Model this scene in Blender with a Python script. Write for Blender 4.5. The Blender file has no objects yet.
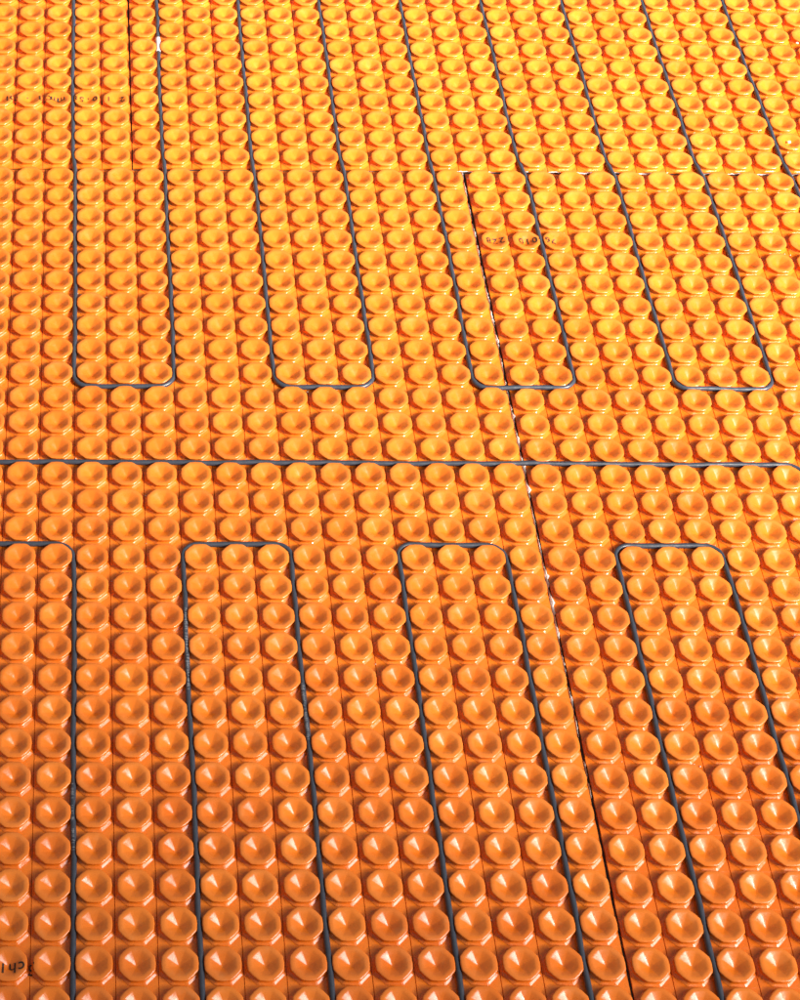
import bpy, bmesh, math, random
from mathutils import Vector, Matrix

# ---------------------------------------------------------------- units
U = 0.03            # one stud pitch, 30 mm
H = 0.203           # rim height above the mat floor (in pitches)
random.seed(7)
scene = bpy.context.scene
C = bpy.context.collection

# ---------------------------------------------------------------- camera
cam_d = bpy.data.cameras.new('camera')
cam = bpy.data.objects.new('camera', cam_d); C.objects.link(cam)
right = Vector((0.9999, -0.0062, 0.0128)).normalized()
fwd = Vector((0.0138, 0.6358, -0.7717)); fwd = (fwd - right*fwd.dot(right)).normalized()
up = right.cross(fwd)
CAM = Vector((-0.03, -46.65, 39.01 + H))
m = Matrix((right, up, -fwd)).transposed().to_4x4(); m.translation = CAM*U
cam.matrix_world = m
cam_d.sensor_fit = 'VERTICAL'; cam_d.sensor_height = 24; cam_d.sensor_width = 24
FPX = 1785.6
cam_d.lens = FPX/1000*24
cam_d.shift_x = 0.3021
cam_d.clip_start = 0.05; cam_d.clip_end = 100
scene.camera = cam

# ---------------------------------------------------------------- light
world = bpy.data.worlds.new('World'); scene.world = world; world.use_nodes = True
bg = world.node_tree.nodes['Background']
bg.inputs[0].default_value = (1.0, 0.94, 0.90, 1); bg.inputs[1].default_value = 0.27

def area(name, pos, aim, sx, sy, watts, color, spread):
    l = bpy.data.lights.new(name, 'AREA'); l.shape = 'RECTANGLE'; l.size = sx*U; l.size_y = sy*U
    l.energy = watts; l.color = color; l.spread = math.radians(spread)
    o = bpy.data.objects.new(name, l); C.objects.link(o)
    o.location = Vector(pos)*U
    o.rotation_euler = (Vector(aim)-Vector(pos)).to_track_quat('-Z', 'Y').to_euler()
    return o
area('window_light', (86, -44, 66), (8, -24, 0), 26, 64, 54, (1.0, 0.94, 0.95), 160)
area('beam_light', (84, -58, 68), (-10, 47, 0), 34, 34, 84, (1.0, 0.93, 0.81), 51)

scene.view_settings.view_transform = 'Standard'; scene.view_settings.look = 'None'
scene.view_settings.exposure = 0.0; scene.view_settings.gamma = 1.0
scene.view_settings.use_curve_mapping = False
scene.render.engine = 'CYCLES'

# ---------------------------------------------------------------- materials
def nodes(name):
    mt = bpy.data.materials.new(name); mt.use_nodes = True
    nt = mt.node_tree; return mt, nt, nt.nodes['Principled BSDF']

def plastic(name, col_a, col_b, rough):
    mt, nt, b = nodes(name); N = nt.nodes; L = nt.links
    tc = N.new('ShaderNodeNewGeometry')
    n1 = N.new('ShaderNodeTexNoise'); n1.inputs['Scale'].default_value = 9; n1.inputs['Detail'].default_value = 4
    L.new(tc.outputs['Position'], n1.inputs['Vector'])
    info = N.new('ShaderNodeObjectInfo')
    add = N.new('ShaderNodeMath'); add.operation = 'MULTIPLY_ADD'; add.inputs[1].default_value = 0.7
    L.new(info.outputs['Random'], add.inputs[0]); L.new(n1.outputs['Fac'], add.inputs[2])
    rg = N.new('ShaderNodeMapRange'); rg.inputs[1].default_value = 0.35; rg.inputs[2].default_value = 1.2
    L.new(add.outputs[0], rg.inputs[0])
    mx = N.new('ShaderNodeMix'); mx.data_type = 'RGBA'
    mx.inputs[6].default_value = (*col_a, 1); mx.inputs[7].default_value = (*col_b, 1)
    L.new(rg.outputs[0], mx.inputs[0])
    # pale construction dust, in patches
    n3 = N.new('ShaderNodeTexNoise'); n3.inputs['Scale'].default_value = 75; n3.inputs['Detail'].default_value = 6
    n3.inputs['Roughness'].default_value = 0.7
    L.new(tc.outputs['Position'], n3.inputs['Vector'])
    r3 = N.new('ShaderNodeMapRange'); r3.inputs[1].default_value = 0.56; r3.inputs[2].default_value = 0.85
    r3.inputs[3].default_value = 0.0; r3.inputs[4].default_value = 0.36
    L.new(n3.outputs['Fac'], r3.inputs[0])
    md = N.new('ShaderNodeMix'); md.data_type = 'RGBA'; md.inputs[7].default_value = (0.64, 0.29, 0.10, 1)
    L.new(r3.outputs[0], md.inputs[0]); L.new(mx.outputs[2], md.inputs[6])
    # patchy scuffed stud rims, also painted paler with height as their broad sheen
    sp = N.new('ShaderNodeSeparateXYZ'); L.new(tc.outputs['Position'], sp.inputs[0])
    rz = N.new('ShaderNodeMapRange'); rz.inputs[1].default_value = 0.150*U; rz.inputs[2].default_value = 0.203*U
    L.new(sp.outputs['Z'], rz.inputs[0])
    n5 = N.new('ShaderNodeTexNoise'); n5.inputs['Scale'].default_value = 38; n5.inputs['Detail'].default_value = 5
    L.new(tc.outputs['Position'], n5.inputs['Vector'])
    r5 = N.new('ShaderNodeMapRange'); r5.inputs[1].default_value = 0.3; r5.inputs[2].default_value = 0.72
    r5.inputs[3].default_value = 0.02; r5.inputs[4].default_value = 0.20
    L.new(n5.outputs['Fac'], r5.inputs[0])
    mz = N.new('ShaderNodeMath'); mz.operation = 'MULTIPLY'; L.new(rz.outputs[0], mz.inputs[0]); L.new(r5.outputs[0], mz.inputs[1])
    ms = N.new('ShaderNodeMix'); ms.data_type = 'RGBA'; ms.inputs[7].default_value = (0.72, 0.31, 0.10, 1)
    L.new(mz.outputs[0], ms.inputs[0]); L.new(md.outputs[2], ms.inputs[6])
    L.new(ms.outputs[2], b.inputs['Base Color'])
    rr = N.new('ShaderNodeMapRange'); rr.inputs[3].default_value = rough-0.05; rr.inputs[4].default_value = rough+0.14
    rr.inputs[1].default_value = 0.3; rr.inputs[2].default_value = 0.75
    L.new(n3.outputs['Fac'], rr.inputs[0]); L.new(rr.outputs[0], b.inputs['Roughness'])
    n2 = N.new('ShaderNodeTexNoise'); n2.inputs['Scale'].default_value = 420; n2.inputs['Detail'].default_value = 3
    L.new(tc.outputs['Position'], n2.inputs['Vector'])
    bp = N.new('ShaderNodeBump'); bp.inputs['Strength'].default_value = 0.14; bp.inputs['Distance'].default_value = 0.0006
    L.new(n2.outputs['Fac'], bp.inputs['Height'])
    n4 = N.new('ShaderNodeTexNoise'); n4.inputs['Scale'].default_value = 110; n4.inputs['Detail'].default_value = 1
    L.new(tc.outputs['Position'], n4.inputs['Vector'])
    bp2 = N.new('ShaderNodeBump'); bp2.inputs['Strength'].default_value = 0.35; bp2.inputs['Distance'].default_value = 0.0012
    L.new(n4.outputs['Fac'], bp2.inputs['Height']); L.new(bp.outputs[0], bp2.inputs['Normal'])
    L.new(bp2.outputs[0], b.inputs['Normal'])
    b.inputs['Specular IOR Level'].default_value = 0.62
    return mt

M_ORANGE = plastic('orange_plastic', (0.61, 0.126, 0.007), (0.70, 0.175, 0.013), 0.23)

def simple(name, col, rough, bump=0.0, bscale=300, var=0.0):
    mt, nt, b = nodes(name); N = nt.nodes; L = nt.links
    g = N.new('ShaderNodeNewGeometry'); n = N.new('ShaderNodeTexNoise')
    n.inputs['Scale'].default_value = bscale; n.inputs['Detail'].default_value = 5
    L.new(g.outputs['Position'], n.inputs['Vector'])
    mx = N.new('ShaderNodeMix'); mx.data_type = 'RGBA'
    mx.inputs[6].default_value = (*[c*(1-var) for c in col], 1); mx.inputs[7].default_value = (*[min(1, c*(1+var)) for c in col], 1)
    L.new(n.outputs['Fac'], mx.inputs[0]); L.new(mx.outputs[2], b.inputs['Base Color'])
    b.inputs['Roughness'].default_value = rough
    if bump:
        bp = N.new('ShaderNodeBump'); bp.inputs['Strength'].default_value = bump; bp.inputs['Distance'].default_value = 0.001
        L.new(n.outputs['Fac'], bp.inputs['Height']); L.new(bp.outputs[0], b.inputs['Normal'])
    return mt
M_CABLE = simple('cable_jacket', (0.036, 0.044, 0.062), 0.38, 0.15, 260, 0.25)
M_INK_C = simple('cable_ink', (0.008, 0.008, 0.010), 0.6)
M_INK_P = simple('pale_cable_ink', (0.17, 0.18, 0.20), 0.6)
M_INK = simple('brown_ink', (0.024, 0.010, 0.005), 0.7, 0, 500, 0.3)
M_FLEECE = simple('white_fleece', (0.60, 0.58, 0.56), 0.95, 0.8, 700, 0.25)
M_WHITE = simple('white_marker', (0.58, 0.57, 0.58), 0.5, 0.1, 300, 0.08)
M_FLOOR = simple('subfloor_concrete', (0.045, 0.04, 0.036), 0.95, 0.5, 120, 0.35)
M_CRUMB = simple('mortar_crumb', (0.66, 0.60, 0.54), 0.95, 0.6, 500, 0.2)

# ---------------------------------------------------------------- helpers
def mesh_obj(name, verts, faces, mat, parent=None, smooth=True):
    me = bpy.data.meshes.new(name); me.from_pydata(verts, [], faces); me.update()
    if smooth: me.polygons.foreach_set('use_smooth', [True]*len(me.polygons))
    me.materials.append(mat)
    o = bpy.data.objects.new(name, me); C.objects.link(o)
    if parent: o.parent = parent
    return o

def to_px(p):       # pitch-unit point to photograph pixel (800 x 1000)
    d = Vector(p)-CAM; z = d.dot(fwd)
    return 97.9 + FPX*d.dot(right)/z, 500 - FPX*d.dot(up)/z

# ---------------------------------------------------------------- ground
Zs = -0.075
mesh_obj('subfloor', [(x*U, y*U, Zs*U) for x, y in ((-60, -80), (90, -80), (90, 60), (-60, 60))], [(0, 1, 2, 3)], M_FLOOR)['kind'] = 'structure'

# ---------------------------------------------------------------- one stud
def octa(t, w):
    a = (t + math.pi/8) % (math.pi/4) - math.pi/8
    return (1-w)*1.035 + w/math.cos(a)
#          apothem, z,    octagonness, flat-shaded band to the next ring
PROFILE = [(0.478, -0.004, 1.0, 1), (0.474, 0.010, 1.0, 1), (0.424, 0.036, 1.0, 1), (0.408, 0.052, 0.9, 0),
           (0.404, 0.095, 0.8, 0), (0.413, 0.132, 0.6, 0), (0.427, 0.156, 0.55, 0), (0.4345, 0.172, 0.5, 0),
           (0.431, 0.186, 0.5, 0), (0.418, 0.196, 0.5, 0), (0.392, 0.2025, 0.55, 0), (0.350, 0.2035, 0.65, 0),
           (0.318, 0.1985, 0.85, 0), (0.292, 0.1855, 1.0, 0), (0.180, 0.1300, 1.0, 0), (0.072, 0.0610, 0.85, 0), (0.030, 0.040, 0.3, 0)]
ANG = []
for k in range(8):
    for a in (-19.8, 0, 19.8): ANG.append(math.radians(k*45 + a))
NA = len(ANG)

def stud_geo(seed):
    r = random.Random(seed)
    dep = 1 + r.uniform(-0.07, 0.07); ax, ay = r.uniform(-.012, .012), r.uniform(-.012, .012)
    vs, fs, sm = [], [], []
    for (a, z, w, f) in PROFILE:
        dish = a < 0.301
        for t in ANG:
            rr = a*octa(t, w)*(1 + (r.uniform(-.004, .004) if z > 0.09 else 0))
            x, y = rr*math.cos(t), rr*math.sin(t)
            zz = z
            if dish:
                q = 1-a/0.292
                zz = 0.187-(0.187-z)*dep; x += ax*q; y += ay*q
            vs.append((x, y, zz))
    for i in range(len(PROFILE)-1):
        for j in range(NA):
            k = (j+1) % NA
            fs.append((i*NA+j, i*NA+k, (i+1)*NA+k, (i+1)*NA+j)); sm.append(not PROFILE[i][3])
    n = len(vs); vs.append((ax, ay, 0.187-(0.187-0.032)*dep)); b = (len(PROFILE)-1)*NA
    for j in range(NA): fs.append((b+j, b+(j+1) % NA, n)); sm.append(True)
    return vs, fs, sm
STUDS = [stud_geo(s) for s in range(6)]
STUD_ME = []
for vs, fs, sm in STUDS:
    me = bpy.data.meshes.new('stud'); me.from_pydata([(x*U, y*U, z*U) for x, y, z in vs], [], fs)
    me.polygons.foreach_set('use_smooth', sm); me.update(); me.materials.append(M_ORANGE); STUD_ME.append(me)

def surf_z(x, y):   # height of the top surface of a stud about its centre (pitches)
    if math.hypot(x, y) < 1e-6: return 0.034
    t = math.atan2(y, x); rho = math.hypot(x, y)
    top = [(a*octa(t, w), z) for a, z, w, f in PROFILE[7:]]
    if rho > top[0][0]: return 0.004
    for (r0, z0), (r1, z1) in zip(top, top[1:]):
        if rho >= r1:
            q = (rho-r1)/(r0-r1+1e-9); return z1+(z0-z1)*q
    return 0.034

# ---------------------------------------------------------------- membrane sheets
# placement of each sheet on the floor: pivot, shift, turn
SHEET = {'A': ((0, 0), (0, 0), 0.0),
         'B': ((13, 0), (0.090, -0.036), -0.0020),
         'C': ((2, 0), (-0.090, 0.080), 0.0),
         'D': ((13, 0), (-0.066, 0.045), -0.0042)}
def place(s, x, y):
    (ox, oy), (dx, dy), th = SHEET[s]; c, n = math.cos(th), math.sin(th)
    return ox+dx+c*(x-ox)-n*(y-oy), oy+dy+n*(x-ox)+c*(y-oy)

def sheet(s, c0, c1, r0, r1, label):
    """cells c0..c1-1 (columns) x r0..r1-1 (rows, counted downwards in the picture)"""
    root = bpy.data.objects.new('membrane_sheet', None); C.objects.link(root)
    (ox, oy), (dx, dy), th = SHEET[s]
    px, py = place(s, (c0+c1)/2, -(r0+r1)/2)
    root.location = (px*U, py*U, Zs*U); root.rotation_euler = (0, 0, th)
    root.empty_display_size = 0.05
    root['label'] = label; root['category'] = 'floor mat'; root['group'] = 'orange studded membrane sheets'
    X = lambda c: c-(c0+c1)/2
    Y = lambda k: (r0+r1)/2-k
    zf = -Zs
    # base mat: a grid of floor pads parted by narrow creases, with edges going down to the fleece
    xs, ys = [], []
    g = 0.011
    for c in range(c0, c1+1):
        if c == c0: xs += [(X(c), 0), ]
        elif c == c1: xs += [(X(c), 0)]
        else: xs += [(X(c)-g, 0), (X(c), -0.034), (X(c)+g, 0)]
    for k in range(r0, r1+1):
        if k in (r0, r1): ys += [(Y(k), 0)]
        else: ys += [(Y(k)+g*.6, 0), (Y(k), -0.003), (Y(k)-g*.6, 0)]
    rnd = random.Random(ord(s)); vs, fs = [], []
    nx, ny = len(xs), len(ys)
    for j, (y, zy) in enumerate(ys):
        for i, (x, zx) in enumerate(xs):
            ex = rnd.uniform(-.012, .004) if i in (0, nx-1) else 0
            ey = rnd.uniform(-.012, .004) if j in (0, ny-1) else 0
            if (s, i) in (('A', nx-1), ('B', 0)): ex -= 0.016
            if (s, j) in (('D', ny-1), ('B', 0)): ey -= 0.030
            sx = -1 if i == 0 else 1; sy = 1 if j == 0 else -1
            vs.append(((x+sx*ex)*U, (y+sy*ey)*U, (zf+min(zx, zy))*U))
    for j in range(ny-1):
        for i in range(nx-1):
            a = j*nx+i; fs.append((a, a+nx, a+nx+1, a+1))
    edge = [i for i in range(nx)] + [j*nx+nx-1 for j in range(1, ny)] + [(ny-1)*nx+i for i in range(nx-2, -1, -1)] + [j*nx for j in range(ny-2, 0, -1)]
    n0 = len(vs)
    for e in edge: x, y, z = vs[e]; vs.append((x, y, 0.022*U))
    for q in range(len(edge)):
        r = (q+1) % len(edge); fs.append((edge[q], edge[r], n0+r, n0+q))
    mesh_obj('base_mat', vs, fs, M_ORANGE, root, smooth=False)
    # studs
    cells = []
    for k in range(r0, r1):
        for c in range(c0, c1):
            wx, wy = place(s, c+.5, -(k+.5)); u, v = to_px((wx, wy, H))
            d = (Vector((wx, wy, H))-CAM).length
            vis = -22 < u < 822 and -16 < v < 1020
            cells.append((0 if vis else 1, d, c, k))
    cells.sort(); sv, sf, ssm = [], [], []
    for n, (nv, d, c, k) in enumerate(cells):
        vi = rnd.randrange(6); tz = rnd.uniform(-.012, .012); tx, ty = rnd.uniform(-.010, .010), rnd.uniform(-.010, .010)
        jx, jy = rnd.uniform(-.006, .006), rnd.uniform(-.006, .006)
        loc = Vector((X(c+.5)+jx, Y(k+.5)+jy, zf))
        if n < 300 and nv == 0:
            o = bpy.data.objects.new('stud', STUD_ME[vi]); C.objects.link(o); o.parent = root
            o.location = loc*U; o.rotation_euler = (tx, ty, tz)
        else:
            R = Matrix.Rotation(tz, 3, 'Z') @ Matrix.Rotation(ty, 3, 'Y') @ Matrix.Rotation(tx, 3, 'X')
            b = len(sv); g_ = STUDS[vi]
            sv += [tuple((R @ Vector(p)+loc)*U) for p in g_[0]]
            sf += [tuple(i+b for i in f) for f in g_[1]]; ssm += g_[2]
    if sv:
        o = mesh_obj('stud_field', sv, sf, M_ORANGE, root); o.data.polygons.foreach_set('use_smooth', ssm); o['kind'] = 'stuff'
    # fleece backing under the mat
    q = 0.050
    x0, x1, y0, y1 = X(c0)+q, X(c1)-q, Y(r1)+q, Y(r0)-q
    mesh_obj('fleece_backing', [(x*U, y*U, z*U) for z in (0.0006/U*0.1, 0.019) for x, y in ((x0, y0), (x1, y0), (x1, y1), (x0, y1))],
             [(4, 5, 6, 7), (0, 1, 5, 4), (1, 2, 6, 5), (2, 3, 7, 6), (3, 0, 4, 7)], M_FLEECE, root, smooth=False)
    return root, X, Y, zf

rootA, XA, YA, ZF = sheet('A', -7, 13, 0, 33, 'orange studded floor mat, lower left sheet with the most cable loops')
rootB, XB, YB, _ = sheet('B', 13, 31, 0, 33, 'orange studded floor mat right of the dark slanting seam, stamped with a number')
rootC, XC, YC, _ = sheet('C', -7, 2, -14, 0, 'narrow orange studded floor mat in the top left corner with a printed line')
rootD, XD, YD, _ = sheet('D', 2, 34, -14, 0, 'bright yellow-orange studded floor mat across the top of the picture')

# ---------------------------------------------------------------- torn fleece showing in the seams
def ragged(parent, pts, normal, width_fn, name='torn_fleece', seed=1):
    """ribbon of torn fleece along pts (local pitch units); normal = direction in which it sticks out"""
    r = random.Random(seed); vs, fs = [], []
    nx, ny = normal
    for i, (x, y, z, t) in enumerate(pts):
        w = width_fn(t)*r.uniform(0.35, 1.15)
        l = r.uniform(0.0, 0.05)
        for f, dz in ((-0.05, 0.0), (0.35, 0.012+l*.4), (0.75, 0.016+l), (1.0, l*.7)):
            vs.append(((x+nx*w*f+r.uniform(-.006, .006))*U, (y+ny*w*f+r.uniform(-.006, .006))*U, (z+dz)*U))
    n = len(pts)
    for i in range(n-1):
        if max(width_fn(pts[i][3]), width_fn(pts[i+1][3])) < 0.012: continue
        for j in range(3):
            a = i*4+j; fs.append((a, a+4, a+5, a+1))
    return mesh_obj(name, vs, fs, M_FLEECE, parent)

rs = random.Random(5)
ph = [rs.uniform(0, 6.28) for _ in range(40)]
def seam_w(t):      # t = row coordinate: tufts sit at the gaps between the studs, fewer towards the near end
    k = int(t); f = t-k
    base = 0.115*max(0.0, min(1.0, (25.5-t)/7))
    tuft = max(0, math.sin(math.pi*((f+0.5) % 1.0)))**1.2
    return base*(0.2+0.8*tuft)*(0.62+0.38*math.sin(ph[k % 40]))
pts = [(XA(13)+0.004, YA(k/14), 0.05, k/14) for k in range(0, 26*14)]
ragged(rootA, pts, (1, 0), seam_w, seed=3)
def seam_h(t):
    k = int(t); f = t-k
    tuft = max(0, math.sin(math.pi*f*1.0))**2*0.4+max(0, math.cos(2*math.pi*(f-.15)))
    return 0.10*tuft*max(0.0, 0.45+0.65*math.sin(ph[(k*3) % 40]))
pts = [(XD(12.9+i/14), YD(0)-0.0, 0.06, 12.9+i/14) for i in range(0, 20*14)]
ragged(rootD, pts, (0, -1), seam_h, seed=9)

# ---------------------------------------------------------------- print stamped on the studs, read from the other side
def stamp(parent, s, X, Y, text, x_start, y_mid, adv, size, name='printed_text'):
    """text turned by 180 degrees: first letter at x_start, running towards -x; draped over the studs"""
    vs, fs = [], []
    for n, ch in enumerate(text):
        if ch == ' ': continue
        cu = bpy.data.curves.new('glyph', 'FONT'); cu.body = ch; cu.align_x = 'CENTER'; cu.size = size; cu.resolution_u = 3
        cu.offset = 0.002
        ob = bpy.data.objects.new('glyph', cu); C.objects.link(ob)
        dg = bpy.context.evaluated_depsgraph_get(); me = ob.evaluated_get(dg).to_mesh()
        bm = bmesh.new(); bm.from_mesh(me); bmesh.ops.triangulate(bm, faces=bm.faces[:])
        for _ in range(4):
            lg = [e for e in bm.edges if e.calc_length() > 0.03]
            if not lg: break
            bmesh.ops.subdivide_edges(bm, edges=lg, cuts=1)
            bmesh.ops.triangulate(bm, faces=bm.faces[:])
        b = len(vs); cx = x_start-n*adv
        okv = []
        for v in bm.verts:
            gx, gy = cx-v.co.x, y_mid-(v.co.y-size*0.34)
            ux, uy = gx-math.floor(gx)-.5, gy-math.floor(gy)-.5
            z = surf_z(ux, uy); okv.append(z > 0.02)
            vs.append((X(gx)*U, (Y(0)+gy)*U, (ZF+z+0.014)*U))
        bm.verts.index_update()
        for f in bm.faces:
            ids = [v.index for v in f.verts]
            if len({okv[i] for i in ids}) == 1: fs.append([b+i for i in ids])
        bm.free(); ob.evaluated_get(dg).to_mesh_clear()
        bpy.data.objects.remove(ob); bpy.data.curves.remove(cu)
    return mesh_obj(name, vs, fs, M_INK, parent, smooth=False)
stamp(rootA, 'A', XA, YA, 'Schlü', -0.98, -28.60, 0.215, 0.40)
stamp(rootB, 'B', XB, YB, '968010 1228', 15.42, -3.50, 0.212, 0.36)
stamp(rootC, 'C', XC, YC, '2 110.58 mmO3 . O1 -', 1.72, 4-0.50, 0.235, 0.36)

# ---------------------------------------------------------------- heating cable
CZ = 0.090; CR = 0.076
def tube(name, pts, rad, mat, parent=None, sides=12):
    vs, fs = [], []; n = len(pts)
    P = [Vector(p) for p in pts]
    for i, p in enumerate(P):
        t = (P[min(i+1, n-1)]-P[max(i-1, 0)]).normalized()
        s = t.cross(Vector((0, 0, 1))).normalized(); u = s.cross(t)
        rr = rad(i) if callable(rad) else rad
        for j in range(sides):
            a = 2*math.pi*j/sides
            vs.append(tuple((p+s*math.cos(a)*rr+u*math.sin(a)*rr)*U))
    for i in range(n-1):
        for j in range(sides):
            k = (j+1) % sides; fs.append((i*sides+j, i*sides+k, (i+1)*sides+k, (i+1)*sides+j))
    fs.append(tuple(range(sides-1, -1, -1))); fs.append(tuple((n-1)*sides+j for j in range(sides)))
    return mesh_obj(name, vs, fs, mat, parent)

def route(nodes_, rnd, step=0.09):
    """polyline with rounded corners, resampled"""
    out = []
    N = [Vector(p) for p in nodes_]
    segs = []
    cur = N[0]
    for i in range(1, len(N)):
        if i < len(N)-1:
            d0 = (N[i]-N[i-1]).normalized(); d1 = (N[i+1]-N[i]).normalized()
            if d0.dot(d1) < 0.5:
                rad = rnd.uniform(0.40, 0.53)
                a, b = N[i]-d0*rad, N[i]+d1*rad
                segs.append((cur, a)); c = a+d1*rad
                arc = [c + (a-c)*math.cos(q)+(b-c)*math.sin(q) for q in [math.pi/2*j/9 for j in range(10)]]
                for p, q in zip(arc, arc[1:]): segs.append((p, q))
                cur = b; continue
        segs.append((cur, N[i])); cur = N[i]
    for a, b in segs:
        k = max(1, int((b-a).length/step))
        for j in range(k): out.append(a+(b-a)*j/k)
    out.append(segs[-1][1]); return out

def colx(c, y):     # where the channel of column line c lies at height y in the picture (sheets are a little shifted)
    if y > 0.25: return place('C' if c < 2 else 'D', c, y)[0]
    if c >= 13: return place('B', c, y)[0]
    return float(c)
def line_nodes(c, ya, yb):
    """channel c from ya to yb, with the jog at the upper seam"""
    ys = [ya] + [y for y in ((0.7, -0.35) if ya > yb else (-0.35, 0.7)) if min(ya, yb) < y < max(ya, yb)] + [yb]
    return [(colx(c, y + (0.0 if y != ya and y != yb else 0)), y, 0) for y in ys]

def cable(nodes_, label, seed, prints=(), white=None):
    r = random.Random(seed)
    pts = route(nodes_, r)
    a1, a2, p1, p2 = r.uniform(.008, .016), r.uniform(.004, .010), r.uniform(0, 6), r.uniform(0, 6)
    out = []; s = 0
    for i, p in enumerate(pts):
        if i: s += (p-pts[i-1]).length
        t = (pts[min(i+1, len(pts)-1)]-pts[max(i-1, 0)]).normalized(); nrm = Vector((-t.y, t.x, 0))
        off = a1*math.sin(s*0.9+p1)+a2*math.sin(s*2.3+p2)+0.006*math.sin(s*math.pi+p1)
        z = CZ + 0.008*math.sin(s*0.8+p2) + 0.004*math.sin(s*3.7+p1)
        out.append(p+nrm*off+Vector((0, 0, z)))
    root = bpy.data.objects.new('heating_cable', None); C.objects.link(root)
    root.location = (out[0].x*U, out[0].y*U, Zs*U); off = -Vector((out[0].x, out[0].y, Zs))
    loc = [p+off for p in out]
    tube('jacket', loc, lambda i: CR*(1+0.03*math.sin(i*1.7+p1)), M_CABLE, root)
    root['label'] = label; root['category'] = 'cable'; root['group'] = 'grey heating cable runs'
    for (axis, u0, u1, xc) in prints:        # rows of faded factory print
        sel = [i for i, p in enumerate(out) if u0 <= (p.y if axis == 'y' else p.x) <= u1 and (axis == 'x' or abs(p.x-xc) < 0.3)]
        vs, fs = [], []
        for i in sel[:-1]:
            d = out[i+1]-out[i]; t = d.normalized(); sd = t.cross(Vector((0, 0, 1))).normalized(); u = sd.cross(t)
            q = 0.0
            while q < 1:
                w = r.uniform(.12, .34)
                if r.random() < 0.66:
                    a0 = r.uniform(0.15, 0.55); a1_ = a0+r.uniform(0.5, 1.1); b = len(vs)
                    sgn = 1 if axis == 'x' else -1
                    for f in (q, min(1, q+w)):
                        for aa in (a0, (a0+a1_)/2, a1_):
                            ang = math.pi/2 + sgn*(aa-0.55)
                            vs.append(tuple((loc[i]+d*f+(sd*math.cos(ang)+u*math.sin(ang))*CR*1.045)*U))
                    fs += [(b, b+3, b+4, b+1), (b+1, b+4, b+5, b+2)]
                q += w + r.uniform(.05, .22)
        if vs: mesh_obj('printed_marks', vs, fs, M_INK_C if axis == 'x' else M_INK_P, root, smooth=False)
    if white:
        axis, u0, u1 = white
        sel = [p for p in zip(out, loc) if u0 <= p[0].y <= u1 and abs(p[0].x-2.93) < 0.4]
        tube('marker_band', [q for _, q in sel], CR*1.22, M_WHITE, root)
    return root

TOPY = 13.5; BOTY = -32.5
def loop_up(c0, c1, label, seed, **k):      # open at the top: down c0, across, up c1
    y = -10.0
    cable(line_nodes(c0, TOPY, y) + line_nodes(c1, y, TOPY), label, seed, **k)
def loop_dn(c0, c1, label, seed, **k):
    y = -16.0
    cable(line_nodes(c0, BOTY, y) + line_nodes(c1, y, BOTY), label, seed, **k)
loop_up(0, 3, 'grey cable loop from the top with a white band, leftmost of the upper loops', 1, white=('y', 6.35, 7.2))
loop_up(6, 9, 'grey cable loop from the top, second from left, wholly left of the slanting seam', 2)
loop_up(12, 15, 'grey cable loop from the top whose rounded end crosses the slanting seam', 3)
loop_up(18, 21, 'grey cable loop from the top, rightmost of the loops with a closed end', 4)
loop_up(24, 27, 'grey cable running off the upper right edge at the top right corner', 5)
loop_dn(-3, 0, 'grey cable corner at the left edge, running down to the bottom', 6, prints=(('y', -25.6, -23.6, 0),))
loop_dn(3, 6, 'grey cable loop from the bottom, leftmost with both sides in view', 7, prints=(('y', -20.9, -18.2, 3), ('y', -22.4, -20.6, 6)))
loop_dn(9, 12, 'grey cable loop from the bottom, just left of the slanting seam', 8)
loop_dn(15, 18, 'grey cable loop from the bottom, right of the slanting seam', 9)
lab = 'straight grey cable crossing between the upper and lower loops'
cable([(-7, -13.0, 0), (13, -13.0, 0), (colx(21, -13), -13.02, 0), (colx(21, -20), BOTY, 0)], lab, 10, prints=(('x', 13.6, 14.35, 0), ('x', 14.75, 15.5, 0)))

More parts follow.
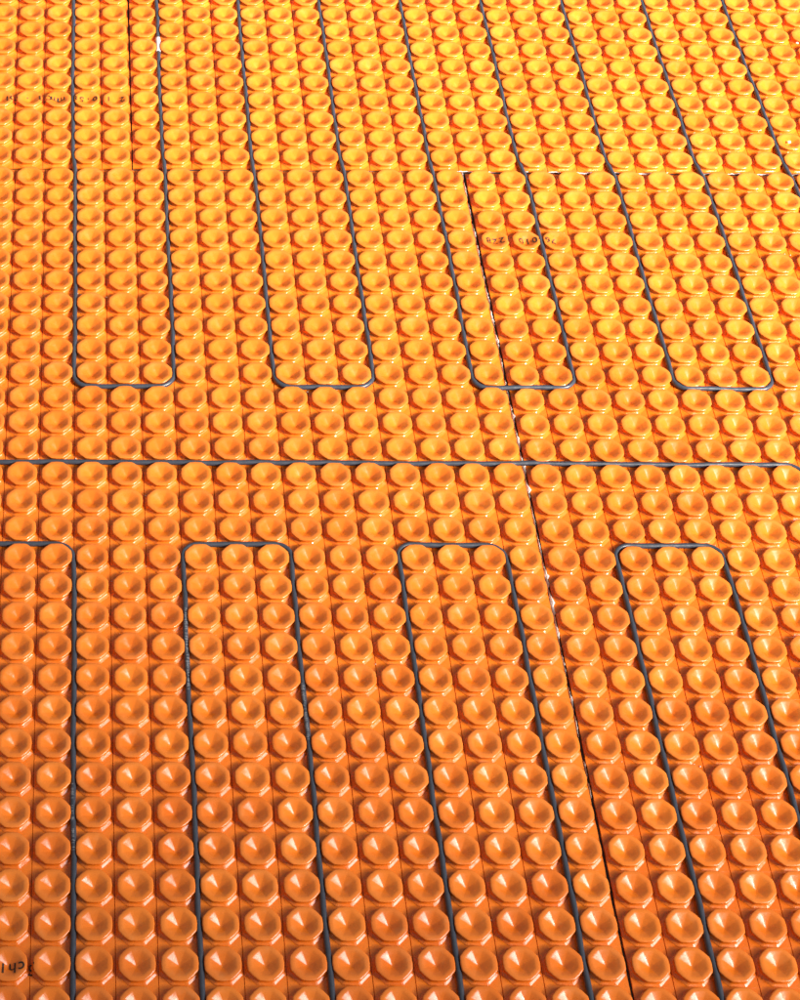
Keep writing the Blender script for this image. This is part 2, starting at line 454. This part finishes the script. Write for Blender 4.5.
# ---------------------------------------------------------------- crumbs of mortar left on the mats
def crumb(u, v, size, label, seed):
    # pixel -> point on the rim plane
    d = fwd*FPX + right*(u-97.9) - up*(v-500); t = (H*0.72-CAM.z)/d.z; p = CAM+d*t
    r = random.Random(seed); bm = bmesh.new(); bmesh.ops.create_icosphere(bm, subdivisions=2, radius=size*U)
    for vtx in bm.verts: vtx.co *= r.uniform(0.75, 1.2); vtx.co.z *= 0.45
    me = bpy.data.meshes.new('mortar_crumb'); bm.to_mesh(me); bm.free(); me.materials.append(M_CRUMB)
    o = bpy.data.objects.new('mortar_crumb', me); C.objects.link(o); o.location = p*U
    o['label'] = label; o['category'] = 'crumb'; o['group'] = 'pale crumbs on the mats'
crumb(789, 142, 0.06, 'pale mortar crumb in a stud beside the rightmost upper cable', 1)
crumb(797, 43, 0.05, 'pale mortar crumb at the top right edge of the far mat', 2)

# ---------------------------------------------------------------- fine site grit lying in the channels
rg_ = random.Random(21); gv, gf = [], []
for n in range(260):
    c, k = rg_.randrange(-3, 26), rg_.randrange(-10, 30)
    if rg_.random() < 0.5: x, y = c+rg_.uniform(-.05, .05), -(k+rg_.random())
    else: x, y = c+rg_.random(), -k+rg_.uniform(-.05, .05)
    if math.hypot(x-math.floor(x)-.5, y-math.floor(y)-.5) < 0.5: continue
    e = rg_.choice((0.010, 0.013, 0.016, 0.026)); b = len(gv)
    for dx, dy, dz in ((1, 0, 0), (0, 1, 0), (-1, 0, 0), (0, -1, 0), (0, 0, 1), (0, 0, -.6)):
        q = e*rg_.uniform(.6, 1.3); gv.append(((x+dx*q)*U, (y+dy*q)*U, (0.004+e*.5+dz*q)*U))
    gf += [tuple(b+i for i in f) for f in ((0, 1, 4), (1, 2, 4), (2, 3, 4), (3, 0, 4), (1, 0, 5), (2, 1, 5), (3, 2, 5), (0, 3, 5))]
grit = mesh_obj('grit', gv, gf, M_CRUMB, smooth=False)
grit['kind'] = 'stuff'; grit['label'] = 'pale site grit scattered in the channels between studs'; grit['category'] = 'grit'
